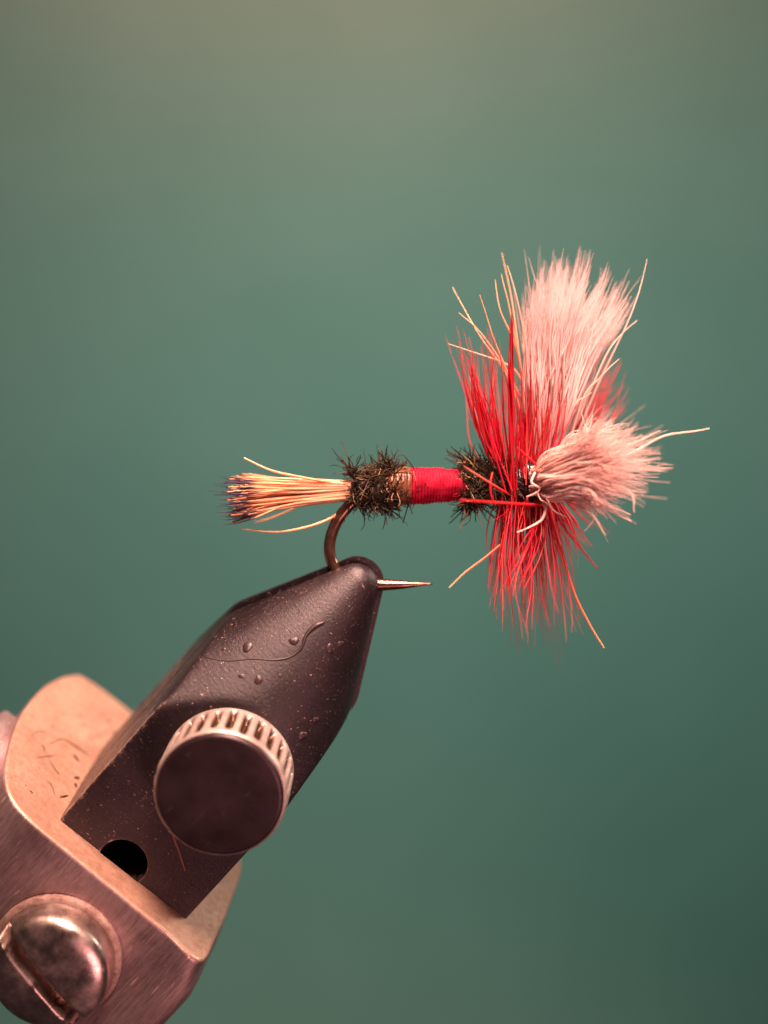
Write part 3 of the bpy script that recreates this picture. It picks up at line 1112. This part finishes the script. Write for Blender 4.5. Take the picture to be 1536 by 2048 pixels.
# stray wing hairs
for p, r0, r1 in (([(1150, 880, 0.1), (1200, 760, 0.05), (1262, 630, 0.02), (1294, 520, 0.06)], 3.0, 1.0),
                  ([(1130, 890, 0.1), (1180, 780, 0.0), (1225, 690, 0.0), (1275, 640, 0.1)], 2.8, 1.0),
                  ([(1140, 880, 0.0), (1170, 790, -0.05), (1205, 750, -0.08), (1240, 716, -0.1)], 3.2, 1.2),
                  ([(1120, 860, 0.0), (1155, 805, -0.05), (1185, 785, -0.08)], 2.8, 1.0),
                  ([(1200, 940, -0.45), (1265, 905, -0.34), (1330, 872, -0.36), (1420, 857, -0.36)], 3.8, 2.0),
                  ([(1190, 935, -0.45), (1250, 895, -0.5), (1320, 862, -0.5)], 4.0, 1.4),
                  ([(1085, 1000, -0.15), (1091, 1022, -0.22), (1075, 1046, -0.27), (1035, 1064, -0.3)], 4.4, 2.4),
                  ([(1180, 990, -0.4), (1215, 1010, -0.4), (1262, 1030, -0.36)], 3.2, 2.0),
                  ([(1190, 1000, -0.4), (1225, 1020, -0.4), (1262, 1044, -0.36)], 3.2, 2.0),
                  ([(1150, 1010, -0.4), (1185, 1030, -0.5), (1210, 1070, -0.55)], 4.2, 2.0),
                  ([(1090, 990, -0.3), (1105, 1018, -0.3), (1130, 1034, -0.28)], 2.8, 1.6),
                  ([(1200, 960, -0.5), (1260, 985, -0.55), (1270, 1025, -0.6)], 3.4, 1.5),
                  ([(1070, 945, -0.2), (1063, 965, -0.26), (1078, 975, -0.27), (1074, 985, -0.26), (1055, 992, -0.24)], 3.2, 2.4),
                  ([(1075, 985, -0.25), (1082, 1000, -0.28), (1100, 1010, -0.3)], 2.4, 1.5)):
    p = [(x, y, z if z > -0.2 else -0.2 + (z + 0.2) * 0.45) for x, y, z in p]
    single('wing_hair', 'hair', p, r0 * 0.8, r1 * 0.5, PINKW, (0.95, 0.80, 0.70), wav=1.2, n=28)

# ------------------------------------------------------------------ loose hair and lint lying on the vise
def to_world(p):
    return R3 @ np.asarray(p) + ORG


mb = MB()
pts_ = [to_world(onplane(x, y, 2, N1 + 2 * U + i * 2.0 * U)) for i, (x, y) in enumerate([(330, 1628), (345, 1668), (358, 1704), (370, 1742)])]
o_ = pts_[0]
mb.tube(curve(pts_, 16), np.linspace(2.6, 1.2, 16) * U, (0.45, 0.20, 0.14), sides=5)
hr = mb.build('loose_hair', M['hair'], None, origin=o_)
hr.location = o_
tag(hr, 'single reddish loose hair lying on the jaw below the thumb screw', 'hair')

mb = MB()
for seq, r in (([(100, 1486), (125, 1478), (150, 1492), (175, 1512)], 2.0), ([(138, 1482), (160, 1496), (185, 1516)], 1.6), ([(98, 1518), (112, 1540), (122, 1552)], 1.6),
               ([(85, 1490), (90, 1500)], 2.0), ([(120, 1372), (124, 1378)], 2.2), ([(158, 1426), (166, 1434)], 2.4), ([(196, 1424), (210, 1436)], 1.6),
               ([(146, 1510), (152, 1514), (158, 1524)], 4.0), ([(148, 1554), (160, 1556)], 6.0), ([(150, 1566), (154, 1574)], 6.5), ([(120, 1594), (138, 1590)], 3.0),
               ([(178, 1475), (190, 1484)], 1.6), ([(205, 1506), (215, 1494), (222, 1484)], 4.5), ([(192, 1528), (204, 1512)], 3.0), ([(225, 1470), (232, 1462)], 3.5), ([(70, 1515), (95, 1512), (115, 1510)], 1.4),
               ([(60, 1470), (78, 1462), (92, 1466)], 1.1), ([(110, 1420), (128, 1428), (140, 1424)], 1.0), ([(176, 1400), (190, 1412)], 1.2), ([(92, 1560), (104, 1572), (110, 1590)], 1.2), ([(150, 1455), (170, 1450), (186, 1458)], 1.0), ([(60, 1580), (66, 1586)], 2.2), ([(240, 1430), (244, 1434)], 2.5), ([(104, 1450), (107, 1453)], 2.4), ([(64, 1430), (67, 1434)], 2.0), ([(216, 1440), (220, 1445)], 4), ([(168, 1556), (178, 1548), (186, 1540)], 2.5), ([(230, 1450), (205, 1468), (175, 1476)], 1.2)):
    pts_ = [to_world(onplane(x, y, 0, S_CAP + 2.0 * U)) for x, y in seq]
    k = len(pts_) * 5
    dk = (0.05, 0.02, 0.012) if r > 2.3 else (0.16, 0.06, 0.03)
    mb.tube(curve(pts_, k), np.sin(np.linspace(0.25, 2.9, k)) * r * 0.42 * U, dk, sides=5)
o_ = to_world(onplane(140, 1500, 0, S_CAP))
ln = mb.build('lint', M['hair'], None, origin=o_)
ln.location = o_
tag(ln, 'dark lint and hair scraps scattered on the bright clamp face', 'lint', kind='stuff')

scene.cycles.use_denoising = True
scene.cycles.max_bounces = 10
scene.cycles.transparent_max_bounces = 8
